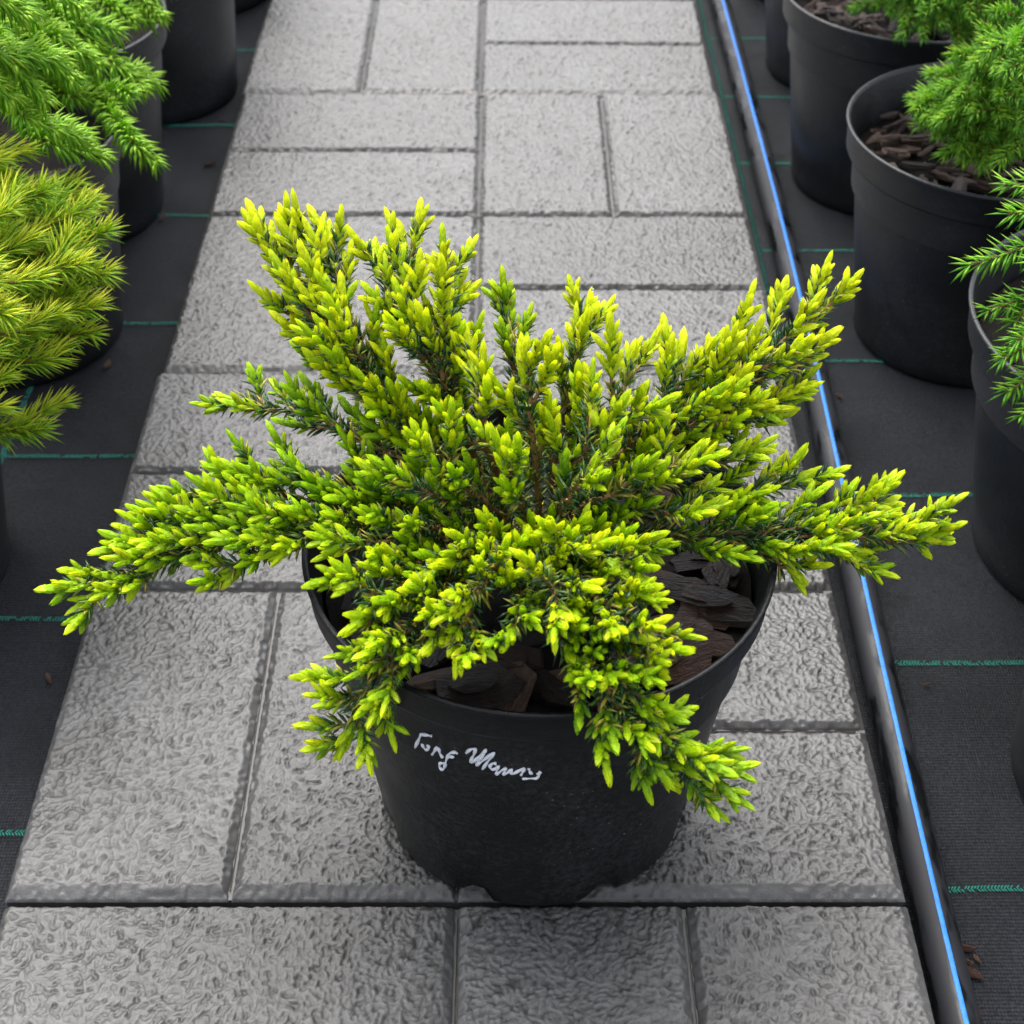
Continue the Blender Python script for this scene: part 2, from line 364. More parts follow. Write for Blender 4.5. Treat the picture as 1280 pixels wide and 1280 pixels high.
for p in PP:
    for k in range(7):
        a = math.radians(-8.5+17*k/6+1); r = PR+(.00025 if 0 < k < 6 else -.0003); V.append((p.x+r*math.sin(a), p.y, p.z+r*math.cos(a)))
mb.add(V, [(i*7+k, i*7+k+1, (i+1)*7+k+1, (i+1)*7+k) for i in range(len(PP)-1) for k in range(6)])
link('blue_stripe', mb.mesh('blue_stripe', plain('blue_plastic', (.010, .17, .60), .5), True), pipe)

# ------------------------------------------------------------------ bark chips
def chip_mesh(seed, mat, thick=.22):
    """split piece of bark: an angular plate with a second, smaller flake still on top of it"""
    rr = random.Random(seed); V, F = [], []; asp = rr.uniform(.35, .7)
    def plate(cx, cy, sx, sy, z0, z1):
        n = 9; o = len(V); top, bot = [], []
        for k in range(n):
            a = 2*math.pi*k/n+rr.uniform(-.22, .22); r = rr.uniform(.62, 1.08)
            x, y = max(-.92, min(.95, 1.2*r*math.cos(a))), r*math.sin(a); x, y = cx+sx*x, cy+sy*y
            bend = .14*x*x; sl_ = .10*x+.06*y
            top.append((x, y, z1*rr.uniform(.75, 1.2)+bend+sl_)); bot.append((x*rr.uniform(.9, 1.06), y*rr.uniform(.9, 1.1), z0+bend+sl_))
        V.extend(top+bot+[(cx+rr.uniform(-.2, .2)*sx, cy, z1*rr.uniform(.8, 1.25))])
        F.extend([(o+k, o+(k+1) % n, o+2*n) for k in range(n)]+[(o+n+k, o+n+(k+1) % n, o+(k+1) % n, o+k) for k in range(n)]+[tuple(o+n+k for k in reversed(range(n)))])
    plate(0, 0, 1, asp, -thick*.5, thick*.35)
    plate(rr.uniform(-.2, .2), rr.uniform(-.3, .3)*asp, rr.uniform(.5, .8), asp*rr.uniform(.35, .7), thick*.2, thick*rr.uniform(.6, .95))
    return make_mesh('bark_chip', np.array(V)*.5, F, mat)
CHIPS = [chip_mesh(50+i, M_CHIP) for i in range(7)]; CHIPS2 = [chip_mesh(80+i, M_CHIP2, .3) for i in range(7)]

# ------------------------------------------------------------------ plant pots
def pot_meshes(R, r, H, mat, feet=True, seed=0, band=.024):
    n = 96; w = .0022
    rb = r+(R-.004-r)*(1-band/H)                    # wall radius below the rim band
    prof = [(r-.003, .0), (r, .004), (r+.0006, .014), (r+(rb-r)*.35, H*.36), (r+(rb-r)*.7, H*.68), (rb, H-band)]
    V = []; mb = MB()
    for i, (pr, z) in enumerate(prof):
        for k in range(n):
            a = 2*math.pi*k/n
            ph = ((a/(2*math.pi)*8+.47+seed) % 1); d = abs(ph-.5)*2          # 1 in the notch, 0 in the foot middle
            notch = max(0, min(1, (d-.74)/.06)) if feet else 0
            zz = z
            if i == 0: zz = z+.0105*notch
            elif i == 1: zz = max(z, .0108*notch+.001)
            elif i == 2: zz = max(z, .0125*notch+.003)
            fl = .0011*notch*max(0, 1-z/(H*.55)) if feet else 0
            V.append(((pr-fl)*math.cos(a), (pr-fl)*math.sin(a), zz))
    F = [(i*n+k, i*n+(k+1) % n, (i+1)*n+(k+1) % n, (i+1)*n+k) for i in range(len(prof)-1) for k in range(n)]
    m0 = len(V); V += [((r-.006)*math.cos(2*math.pi*k/n), (r-.006)*math.sin(2*math.pi*k/n), .011) for k in range(n)]
    F += [(m0+k, m0+(k+1) % n, (k+1) % n, k) for k in range(n)]+[tuple(reversed(range(m0, m0+n)))]
    wall = make_mesh('wall', V, F, mat, True)
    prof2 = [(rb-.0008, H-band-.001), (rb+.0036, H-band), (rb+.0046, H-band+.0022), (R-.0022, H-.0045), (R-.0006, H-.0030), (R, H-.0012), (R-.0007, H), (R-.0026, H-.0002), (R-.0036, H-.003), (rb-.001, H-band), (rb-.004, H*.7)]
    V = [(pr*math.cos(2*math.pi*k/n), pr*math.sin(2*math.pi*k/n), z) for pr, z in prof2 for k in range(n)]
    F = [(i*n+k, i*n+(k+1) % n, (i+1)*n+(k+1) % n, (i+1)*n+k) for i in range(len(prof2)-1) for k in range(n)]
    rim = make_mesh('rim', V, F, mat, True)
    rs = rb-.003; V = [(0, 0, 0)]; F = []; rr = 14
    for i in range(1, rr+1):
        for k in range(36):
            a = 2*math.pi*k/36; q = rs*i/rr
            V.append((q*math.cos(a), q*math.sin(a), .004*noise.noise(Vector((q*math.cos(a)*45, q*math.sin(a)*45, seed*3)))+.002*noise.noise(Vector((q*math.cos(a)*130, q*math.sin(a)*130, seed*3)))))
    F = [(0, 1+k, 1+(k+1) % 36) for k in range(36)]+[(1+(i-1)*36+k, 1+(i-1)*36+(k+1) % 36, 1+i*36+(k+1) % 36, 1+i*36+k)[::-1] for i in range(1, rr) for k in range(36)]
    F = [f if len(f) == 3 else f[::-1] for f in F]
    soil = make_mesh('soil', V, F, M_SOIL, True)
    return wall, rim, soil, rs
def plant_pot(label, X, Y, R, r, H, z0, mat=None, group=None, soil_drop=.022, chips=(0, .01, .02), dry=False, feet=True, seed=0, band=.024):
    t = tag(empty('plant_pot', (X, Y, z0)), label, 'plant pot', group); t.rotation_euler.z = seed*1.7
    wall, rim, soil, rs = pot_meshes(R, r, H, mat or M_POT2, feet, seed, band)
    wo = link('wall', wall, t); link('rim', rim, t); so = link('soil', soil, t, (0, 0, H-soil_drop))
    rr = random.Random(seed*7+5); pool = CHIPS2 if dry else CHIPS
    for i in range(chips[0]):
        s = rr.uniform(chips[1], chips[2]); a = rr.uniform(0, 6.283); d = (rs-s*.52)*math.sqrt(rr.random())
        c = link('bark_chip', rr.choice(pool), so, (d*math.cos(a), d*math.sin(a), rr.uniform(.003, .007)+i*.00004)); c.scale = (s*1.1, s*rr.uniform(.4, .95), s*rr.uniform(.5, .9))
        c.rotation_euler = (rr.uniform(-.3, .3), rr.uniform(-.3, .3), rr.uniform(0, 6.283))
    return t, wo, so

PX, PY = .0435, .0825
POT_R, POT_r, POT_H = .1205, .0895, .19
hero, hero_wall, hero_soil = plant_pot('black plastic pot with white handwriting holding the golden juniper on the path', PX, PY, POT_R, POT_r, POT_H, .0, M_POT, None, .027, (0, 0, 0), False, True, 0, .021)
# its big wet bark pieces: (px, py, length, aspect, turn in degrees, tilt)
for i, (px, py, s, asp, tz, tl) in enumerate([(870, 755, .075, .8, -14, .10), (905, 770, .040, 1.0, -8, .12), (850, 835, .050, 1.0, 30, .16), (895, 815, .046, .7, -18, .2), (915, 715, .034, 1.0, 60, .2), (940, 740, .045, 1.0, 75, -.2),
        (845, 735, .055, .6, -28, .1), (880, 700, .040, .8, 10, .1), (800, 760, .05, .8, 40, .1), (600, 860, .045, 1.0, 10, .1), (640, 868, .04, 1.0, 70, -.1), (690, 862, .035, .8, -40, .2), (550, 850, .04, .9, 20, .1), (500, 820, .035, 1, 60, .1), (470, 790, .03, 1, 10, .2),
        (440, 740, .035, .8, 80, .1), (720, 850, .03, 1, 0, .2), (770, 840, .04, .9, 50, .1), (620, 820, .05, .8, -20, .1), (670, 800, .04, .8, 20, .1), (560, 800, .045, .8, 60, .1), (830, 790, .05, .8, 5, .05), (460, 640, .05, .8, 30, .1), (480, 580, .05, .9, 70, .1), (920, 640, .045, .8, 30, .1), (880, 600, .05, .8, -30, .1)]):
    p = at(px, py, POT_H-.022); d = np.array([p[0]-PX, p[1]-PY]); dm = np.linalg.norm(d); lim = POT_R-.012-s*.40
    if dm > lim: d = d*lim/dm
    o = link('bark_chip', CHIPS[i % 7], hero_soil, (d[0], d[1], .004+.0006*(i % 5))); o.scale = (s, s*asp, s*.55); o.rotation_euler = (tl, tl*.6-.05, math.radians(tz))

# handwriting in white marker: strokes traced on the pot wall
Z0 = (480, 880); ZK = 240/1280
STROKES = [[(318, 213), (285, 206), (240, 201)], [(246, 203), (228, 245), (208, 290)],
    [(255, 266), (262, 286), (280, 306), (300, 297), (299, 281), (284, 276)],
    [(322, 336), (340, 310), (352, 286)], [(352, 288), (366, 300), (372, 330), (392, 354)],
    [(491, 332), (472, 319), (440, 326), (424, 350), (412, 385), (404, 420), (392, 440), (369, 420), (372, 393), (404, 388)], [(424, 358), (445, 350), (467, 352)],
    [(548, 328), (572, 303), (614, 294), (600, 335), (584, 365), (574, 396), (610, 372), (652, 333), (687, 300), (664, 335), (630, 378), (612, 411), (650, 384), (700, 345), (740, 317), (712, 356), (682, 396), (656, 434)],
    [(750, 396), (722, 394), (704, 415), (716, 437), (744, 430), (765, 407), (752, 440), (746, 472), (780, 445), (818, 424), (804, 450), (796, 476), (830, 452), (858, 430), (846, 455), (852, 470), (895, 446), (938, 424), (925, 452), (914, 472)],
    [(966, 430), (972, 452), (988, 466)], [(1044, 452), (1020, 466)], [(1042, 456), (1022, 494), (975, 494), (924, 494)]]
def pot_hit(px, py):
    """where the line of sight through a photo pixel meets the pot's conical wall"""
    d = ray(px, py); rb = POT_r+(POT_R-.004-POT_r)*(1-.021/POT_H); k = (rb-POT_r)/(POT_H-.021)
    t = .3
    while t < 2:
        p = CAM+d*t; rad = math.hypot(p[0]-PX, p[1]-PY); rw = POT_r+k*p[2] if p[2] < POT_H-.021 else rb+.0042+(p[2]-POT_H+.021)*(POT_R-rb-.0042)/.019
        if rad < rw+.0009: return p
        t += .0004
    return CAM+d
mb = MB()
for st in STROKES:
    P = []
    for (a, b_) in zip(st[:-1], st[1:]):
        for k in range(4): P.append((a[0]+(b_[0]-a[0])*k/4, a[1]+(b_[1]-a[1])*k/4))
    P.append(st[-1]); W = [pot_hit(Z0[0]+x*ZK, Z0[1]+y*ZK) for x, y in P]
    for it in range(2): W = [W[0]]+[(W[i-1]+2*W[i]+W[i+1])/4 for i in range(1, len(W)-1)]+[W[-1]]
    mb.tube(W, [.00078+.00024*math.sin(i*.9+len(st)) for i in range(len(W))], 6)
mb.V = [(v[0]-PX, v[1]-PY, v[2]) for v in mb.V]
link('handwriting', mb.mesh('handwriting', plain('white_marker', (.78, .80, .86), .45), True), hero_wall)['label'] = 'white handwritten name in marker pen'

GR_L = 'black pots lined up beside the path'
pots = {}
for key, lab, X, Y, R, r, Hh, ch, dry in (
    ('R4', 'black pot by the pipe on the near side of the wide black pot', .433, .105, .108, .095, .2, (30, .012, .025), False),
    ('R3', 'wide black pot with dark soil holding the young spruce of stiff needles', .468, .325, .142, .105, .192, (26, .010, .022), False),
    ('R2', 'black pot full of brown bark chips behind the young spruce of stiff needles', .411, .602, .119, .087, .19, (170, .014, .036), True),
    ('R1', 'black pot with bark chips by the pipe, beyond the one of many chips', .393, .872, .115, .085, .19, (120, .012, .034), True),
    ('R0', 'black pot by the pipe half hidden behind the far bark-topped pot', .400, 1.125, .115, .085, .19, (20, .012, .03), True),
    ('R00', 'black pot at the far end of the row by the pipe', .395, 1.37, .115, .085, .19, (0, .012, .03), True),
    ('L4', 'black pot beside the path next to the crossing of two green threads', -.414, .292, .122, .091, .2, (20, .012, .025), False),
    ('L3', 'black pot beside the path holding the yellow-green long-needled conifer', -.388, .598, .116, .088, .19, (30, .012, .025), False),
    ('L2', 'black pot beside the path holding the bright green drooping spruce', -.389, .806, .116, .088, .19, (30, .012, .025), False),
    ('L1', 'tall black pot beside the path behind the bright green drooping spruce', -.352, 1.062, .112, .088, .26, (20, .012, .025), False),
    ('L0', 'black pot beside the path beyond the tall black pot', -.345, 1.335, .115, .088, .22, (0, .012, .025), False)):
    pots[key] = (X, Y, Hh)
    plant_pot(lab, X, Y, R, r, Hh, GZ-.0005, M_POT2, GR_L, .03 if key != 'R2' else .034, ch, dry, False, len(pots), .026)

# ------------------------------------------------------------------ golden juniper
def unit(v): return v/max(1e-9, np.linalg.norm(v))
def catmull(P, n):
    P = [np.asarray(p, float) for p in P]; P = [2*P[0]-P[1]]+P+[2*P[-1]-P[-2]]; out = []
    for i in range(1, len(P)-2):
        for k in range(n):
            t = k/n; a, b_, c_, d = P[i-1:i+3]
            out.append(.5*(2*b_+(c_-a)*t+(2*a-5*b_+4*c_-d)*t*t+(3*b_-a-3*c_+d)*t**3))
    return out+[P[-2]]
def frame(d):
    d = unit(d); z = np.array([0, 0, 1.]) if abs(d[2]) < .9 else np.array([0, 1., 0]); n = unit(z-d*np.dot(z, d)); return d, n, np.cross(d, n)
def basis(d, roll):
    d, n, b_ = frame(d); c_, s_ = math.cos(roll), math.sin(roll); return np.stack([n*c_+b_*s_, b_*c_-n*s_, d], 1)     # columns x, y, z(axis)

def tip_template(seed, openness, fat):
    """closed shoot tip of overlapping keeled leaves, unit length along z; returns V, F, t"""
    rr = random.Random(seed); V, F, T = [], [], []
    def leaf(a, s0, ln, w, ro, flare):
        n0 = len(V); ca, sa = math.cos(a), math.sin(a)
        for s, wf, rad in ((0, .55, .30), (.35, 1., .92), (.7, .72, .80), (1, 0, .22+flare)):
            z = s0+ln*s; rad *= ro*(1.0 if s0 < .3 else .86); hw = w*wf
            if s == 1: V.append((rad*ca, rad*sa, z)); T.append(z); continue
            for side, k in ((-1, .60), (0, 1.0), (1, .60)):
                V.append((rad*k*ca-side*hw*sa, rad*k*sa+side*hw*ca, z-.03*abs(side))); T.append(z)
        for j in range(2):
            for k in range(2): F.append((n0+3*j+k, n0+3*j+k+1, n0+3*j+k+4, n0+3*j+k+3))
        F.append((n0+6, n0+7, n0+9)); F.append((n0+7, n0+8, n0+9))
    for wh, (s0, ln) in enumerate(((-.05, .56), (.10, .56), (.24, .56), (.36, .55), (.48, .52))):
        for k in range(3):
            leaf(2*math.pi*k/3+wh*1.05+rr.uniform(-.2, .2), s0+rr.uniform(-.03, .03), ln*rr.uniform(.9, 1.1), fat*.82, fat*(1.04-.05*wh), openness*(1.3-.24*wh)*rr.uniform(.4, 1.6))
    return np.array(V), F, np.array(T)
TIPS = [tip_template(i, o, f) for i, (o, f) in enumerate(((.05, .145), (.15, .165), (.3, .16), (.12, .18), (.55, .18), (.1, .13)))]

tips = []      # (branch index, pos, dir, length, roll, variant, tint, bright)
ndl = []       # (pos, dir, length, width, tint, bright)
BR = []        # (wood mesh builder, name)
rj = random.Random(5)
def needles_on(P, t0, t1, step, ln, inner):
    acc = 0; a = rj.uniform(0, 6)
    for i in range(len(P)-1):
        f = i/(len(P)-1)
        if f < t0 or f > t1: continue
        seg = P[i+1]-P[i]; L = np.linalg.norm(seg); acc += L
        d, n_, b_ = frame(seg)
        while acc > step:
            acc -= step; a += 1.05; p = P[i]+seg*rj.random()
            for k in range(3):
                q = a+2.094*k+rj.uniform(-.25, .25); al = rj.uniform(.6, 1.05)
                dd = unit(d*math.cos(al)+(n_*math.cos(q)+b_*math.sin(q))*math.sin(al)+np.array([0, 0, .12]))
                u_ = rj.random(); tint = rj.uniform(.0, .55) if u_ > .3 else rj.uniform(.65, 1.0)
                ndl.append((p, dd, ln*rj.uniform(.75, 1.2), .0009*rj.uniform(.8, 1.25), tint, rj.uniform(.7, 1.25)))
def secondary(bi, p0, d0, L, fwd, yellow, mb, tlen, depth=0):
    k = 6; P = [p0]; d = unit(d0)
    bend = unit(fwd*.7+np.array([0, 0, .75]))
    for i in range(k):
        d = unit(d+bend*.10+np.array([rj.uniform(-.05, .05), rj.uniform(-.05, .05), rj.uniform(-.04, .06)])); P.append(P[-1]+d*L/k)
    mb.tube(P, list(np.linspace(.0011, .0006, len(P))), 5)
    n = max(4, int(L/.0027)); a = rj.uniform(0, 6)
    for i in range(n):
        s = .40+.58*(i+.5)/n; f = s*k; j = min(k-1, int(f)); p = P[j]+(P[j+1]-P[j])*(f-j); dd, n_, b_ = frame(P[j+1]-P[j])
        a += 2.4+rj.uniform(-.4, .4); al = rj.uniform(.42, .75)
        rad = n_*math.cos(a)+b_*math.sin(a)
        if rad[2] < -.55 and rj.random() < .5: continue
        td = unit(dd*math.cos(al)+rad*math.sin(al)+np.array([0, 0, .10]))
        y = yellow+.16*td[2]+.16*(s-.5)+rj.uniform(-.16, .16)
        tips.append((bi, p, td, tlen*rj.uniform(.55, 1.12), rj.uniform(0, 6.28), rj.randrange(6), max(0.05, min(1, y)), rj.uniform(.84, 1.1)))
    tips.append((bi, P[-1]-d*.001, d, tlen*rj.uniform(1.0, 1.25), rj.uniform(0, 6.28), rj.randrange(6), max(.1, min(1, yellow+.12+rj.uniform(-.1, .1))), rj.uniform(.95, 1.12)))
    needles_on(P, .0, .8, .0026, .0088, True)
ROOT = np.array([PX, PY, POT_H-.03])
BRANCHES = [   # pixel, pixel, height of the guide points; side shoot length; bare fraction; shoot spacing; yellow
    ([(575, 600, .215), (490, 500, .26), (420, 410, .293), (372, 290, .318)], .032, .34, .011, .66),
    ([(570, 600, .216), (485, 505, .259), (410, 420, .290), (340, 300, .312)], .032, .52, .010, .68),
    ([(565, 590, .216), (480, 490, .262), (430, 380, .300), (412, 298, .318)], .026, .60, .011, .68),
    ([(545, 580, .225), (450, 480, .262), (358, 385, .283)], .034, .36, .0105, .64),
    ([(545, 580, .222), (455, 490, .255), (365, 352, .292)], .028, .60, .0105, .68),
    ([(530, 560, .22), (460, 500, .238), (392, 438, .247)], .030, .40, .012, .40),
    ([(605, 590, .215), (550, 480, .27), (515, 390, .30), (503, 302, .315)], .028, .42, .0105, .66),
    ([(600, 590, .216), (545, 480, .268), (495, 390, .298), (468, 320, .31)], .024, .56, .0105, .66),
    ([(590, 580, .22), (560, 480, .27), (560, 400, .298), (562, 328, .312)], .028, .48, .0105, .66),
    ([(590, 580, .22), (560, 490, .267), (548, 420, .29), (572, 360, .30)], .024, .58, .0105, .64),
    ([(650, 570, .225), (642, 470, .255), (636, 385, .272)], .024, .45, .013, .42),
    ([(695, 570, .23), (718, 470, .27), (735, 388, .288)], .030, .38, .012, .68),
    ([(670, 590, .24), (662, 510, .278), (655, 445, .30)], 0.032, 0.50, 0.0140, .70),
    ([(620, 600, .235), (600, 520, .275), (592, 455, .29)], 0.030, 0.55, 0.0145, .66),
    ([(720, 590, .23), (765, 520, .262), (790, 445, .282)], 0.034, 0.52, 0.0135, .68),
    ([(760, 590, .22), (825, 520, .25), (850, 440, .268)], 0.032, 0.54, 0.0135, .66),
    ([(770, 605, .215), (870, 515, .245), (958, 448, .263), (1046, 372, .276)], .036, .28, .012, .70),
    ([(790, 590, .212), (890, 545, .226), (975, 520, .23)], .032, .32, .0125, .58),
    ([(760, 620, .215), (850, 600, .225), (920, 565, .228)], .032, .32, .0125, .58),
    ([(760, 672, .195), (900, 674, .2), (1040, 672, .2), (1165, 677, .188)], .036, .30, .0100, .56),
    ([(800, 645, .2), (920, 625, .21), (1015, 595, .214)], .030, .34, .0125, .58),
    ([(560, 655, .2), (420, 655, .212), (280, 668, .205), (190, 700, .195), (108, 748, .182)], .036, .32, .0095, .50),
    ([(540, 630, .21), (440, 612, .222), (310, 585, .216)], .034, .34, .0125, .42),
    ([(540, 600, .22), (450, 550, .226), (360, 515, .221), (285, 500, .213)], .028, .38, .0125, .46),
    ([(600, 712, .205), (530, 772, .215), (482, 828, .205), (456, 872, .184), (430, 928, .160)], .028, .40, .0085, .56),
    ([(690, 722, .205), (735, 820, .215), (775, 885, .205), (845, 945, .182), (892, 975, .167)], .034, .36, .0090, .50),
    ([(700, 700, .215), (745, 745, .232), (785, 780, .235), (815, 800, .23)], .034, .30, .012, .58),
    ([(620, 700, .215), (603, 735, .232), (580, 780, .23), (572, 815, .223)], .028, .40, .012, .56),
    ([(640, 690, .22), (595, 690, .238), (565, 705, .24)], .028, .35, .012, .60),
    ([(690, 690, .22), (705, 690, .242), (725, 690, .25)], .032, .35, .012, .60),
    ([(740, 690, .22), (770, 700, .235), (790, 715, .238)], .022, .35, .012, .52),
    ([(560, 680, .205), (485, 700, .22), (435, 735, .22)], .034, .40, .012, .48),
    ([(540, 700, .2), (490, 760, .215), (470, 790, .21)], .020, .45, .012, .50),
    ([(540, 660, .205), (430, 655, .22), (350, 688, .215)], .022, .42, .012, .50),
    ([(605, 640, .22), (535, 620, .246), (490, 600, .25)], .026, .62, .014, .54),
    ([(620, 640, .22), (565, 600, .25), (530, 555, .272)], 0.028, 0.60, 0.0145, .56),
    ([(735, 650, .21), (820, 640, .226), (885, 632, .226)], .026, .38, .0125, .48),
    ([(720, 640, .22), (800, 610, .237), (865, 570, .246)], 0.028, 0.56, 0.0135, .58),
    ([(745, 680, .205), (780, 685, .215), (805, 690, .214)], .016, .40, .012, .46),
    ([(640, 700, .22), (610, 725, .242), (580, 755, .24)], .028, .30, .012, .58),
    ([(680, 710, .22), (690, 735, .245), (700, 765, .246)], .030, .30, .012, .60),
    ([(600, 720, .21), (550, 770, .225), (540, 800, .222)], .026, .35, .012, .52),
    ([(570, 700, .21), (500, 735, .225), (450, 775, .222)], .030, .35, .012, .52),
    ([(720, 720, .215), (775, 780, .225), (815, 838, .222)], .030, .30, .012, .56),
    ([(700, 730, .215), (760, 830, .215), (812, 892, .204)], .024, .40, .012, .48),
    ([(590, 660, .21), (500, 670, .228), (420, 690, .226)], .026, .35, .012, .52),
    ([(560, 655, .2), (420, 652, .214), (310, 652, .212), (225, 645, .208)], .026, .50, .0095, .50),
    ([(560, 660, .2), (420, 660, .21), (330, 690, .203), (275, 722, .194)], .022, .58, .0095, .46),
    ([(555, 650, .203), (430, 630, .216), (330, 620, .214), (250, 622, .21)], .026, .50, .0095, .46),
    ([(760, 672, .196), (900, 672, .202), (1030, 655, .205), (1100, 635, .204)], .026, .52, .0095, .58),
    ([(760, 675, .196), (890, 680, .198), (960, 695, .192), (988, 715, .186)], .022, .58, .0095, .54),
    ([(765, 674, .196), (900, 676, .2), (1020, 684, .194), (1078, 698, .188)], .022, .60, .0095, .56),
    ([(770, 600, .215), (870, 520, .244), (950, 475, .253), (1010, 450, .256)], .034, .38, .0105, .66),
    ([(775, 600, .213), (870, 540, .232), (940, 510, .24), (995, 488, .242)], .030, .40, .0105, .62),
    ([(770, 605, .213), (860, 560, .23), (905, 500, .25), (915, 455, .26)], .030, .42, .0105, .62),
    ([(600, 714, .205), (535, 780, .213), (492, 835, .203), (476, 885, .180)], .022, .55, .009, .52),
    ([(690, 722, .205), (735, 822, .214), (785, 900, .2), (830, 965, .172)], .024, .52, .009, .46),
    ([(560, 655, .2), (420, 656, .212), (280, 664, .206), (160, 676, .197)], .026, .58, .009, .50),
    ([(560, 656, .2), (420, 657, .211), (260, 682, .202), (165, 728, .188)], .022, .62, .009, .48),
    ([(655, 715, .215), (650, 755, .235), (638, 795, .235)], .022, .35, .012, .44),
    ([(665, 715, .215), (690, 780, .225), (715, 820, .22)], .022, .35, .012, .44),
    ([(700, 620, .23), (730, 560, .26), (745, 500, .275)], 0.028, 0.56, 0.0140, .64),
    ([(655, 640, .23), (640, 600, .26), (625, 560, .28)], .026, .66, .016, .60),
    ([(700, 640, .23), (720, 610, .25), (760, 570, .262)], .026, .64, .016, .56),
]
shrub = tag(empty('juniper_shrub', (PX, PY, POT_H-.03)), 'spreading golden-green juniper growing in the black pot with white handwriting', 'shrub')
branch_objs = []
for bi, (ctl, L2, bare, sp, yel) in enumerate(BRANCHES):
    P = [ROOT+np.array([rj.uniform(-.008, .008), rj.uniform(-.008, .008), 0])]+[at(*c_) for c_ in ctl]
    P = catmull(P, 14); mb = MB()
    for i in range(1, len(P)): P[i] = P[i]+np.array([noise.noise(Vector((i*.21, bi, 0))), noise.noise(Vector((i*.21, bi, 5))), noise.noise(Vector((i*.21, bi, 9)))])*.003*min(1, i/10)
    n = len(P); seg = [np.linalg.norm(P[i+1]-P[i]) for i in range(n-1)]; tot = sum(seg)
    r0 = .0013+.006*tot
    mb.tube(P, [max(.0009, r0*(1-.75*i/n)) for i in range(n)], 7)
    acc = 0; nxt = tot*bare; a = rj.uniform(0, 6)
    for i in range(n-1):
        acc += seg[i]
        while acc > nxt:
            f = nxt/tot; d, n_, b_ = frame(P[i+1]-P[i]); a += 2.4+rj.uniform(-.5, .5)
            rad = n_*math.cos(a)*.75+b_*math.sin(a)
            if rad[2] < -.3: rad = rad*np.array([1, 1, .4])
            al = rj.uniform(.55, .85)-.15*f
            dd = unit(d*math.cos(al)+unit(rad)*math.sin(al)+np.array([0, 0, .12]))
            Ls = L2*1.22*(1-.42*max(0, (f-bare)/(1-bare))**1.6)*rj.uniform(.6, 1.15)
            Ls = min(Ls, (tot-nxt)*.9+.010)
            if f < bare+.12: Ls *= .8
            yy = yel+(.10 if yel > .6 else .05 if yel > .51 else .02)-.24*max(0, 1-(f-bare)/.35)
            secondary(bi, P[i], dd, Ls, d, yy, mb, .0118 if L2 > .03 else .0108)
            nxt += sp*rj.uniform(.75, 1.25)
    d = unit(P[-1]-P[-3])
    for k in range(7):
        dd = unit(d+np.array([rj.uniform(-.5, .5), rj.uniform(-.5, .5), rj.uniform(-.3, .5)])*(.9 if k else .1))
        tips.append((bi, P[-1]-d*.0022*k, dd, .0125*rj.uniform(.8, 1.15), rj.uniform(0, 6), rj.randrange(6), min(1, yel+.2), 1.05))
    needles_on(P, .12, .92, .0025, .0102, False)
    bo = link('branch', mb.mesh('branch', M_TWIG if L2 > 0 else M_WOOD, True), shrub); bo.location = -shrub.location
    branch_objs.append(bo)
# trunk base
mb = MB(); mb.tube([ROOT+np.array([.0, 0, -.02]), ROOT+np.array([.001, .002, .0]), ROOT+np.array([-.002, .002, .02]), ROOT+np.array([0, .004, .045])], [.010, .0085, .007, .004], 9)
to = link('trunk', mb.mesh('trunk', M_WOOD, True), shrub); to.location = -shrub.location

# the 300 shoot tips that show largest are parts of their branches, the rest one foliage mesh
def apparent(t):
    d = t[1]-CAM; z = float(d @ FW); v = unit(d); return t[3]*math.sqrt(max(0, 1-float(v @ t[2])**2))/z*(.85+.3*(t[1][2]-.15)/.17)
order = sorted(range(len(tips)), key=lambda i: -apparent(tips[i])); big = set(order[:290])
VAR = {}
def var_mesh(v, ti):
    if (v, ti) not in VAR:
        Vt, Ft, T = TIPS[v]; tint = .12+.2*ti
        col = np.stack([np.clip(tint-.22+.42*T, 0, 1), .82+.2*T, T, np.ones_like(T)], 1)
        VAR[(v, ti)] = make_mesh('shoot_tip', Vt, Ft, M_TIP, True, col)
    return VAR[(v, ti)]
AV, AF, AC = [], [], []; off = 0
for i, (bi, p, d, ln, roll, v, tint, br) in enumerate(tips):
    B = basis(d, roll); ln *= 1.09
    if i in big:
        o = link('shoot_tip', var_mesh(v, max(0, min(4, int(round((tint-.12)/.2))))), branch_objs[bi])
        M4 = np.eye(4); M4[:3, :3] = B*ln; M4[:3, 3] = p; o.matrix_local = Matrix(M4.tolist())
    else:
        Vt, Ft, T = TIPS[v]; AV.append((Vt*ln) @ B.T+p); AF += [tuple(k+off for k in f) for f in Ft]; off += len(Vt)
        AC.append(np.stack([np.clip(tint-.22+.42*T, 0, 1), (.82+.2*T)*br, T, np.ones_like(T)], 1))
fo = tag(link('foliage', make_mesh('foliage', np.concatenate(AV), AF, M_TIP, True, np.concatenate(AC)), shrub), kind='stuff'); fo.location = -shrub.location

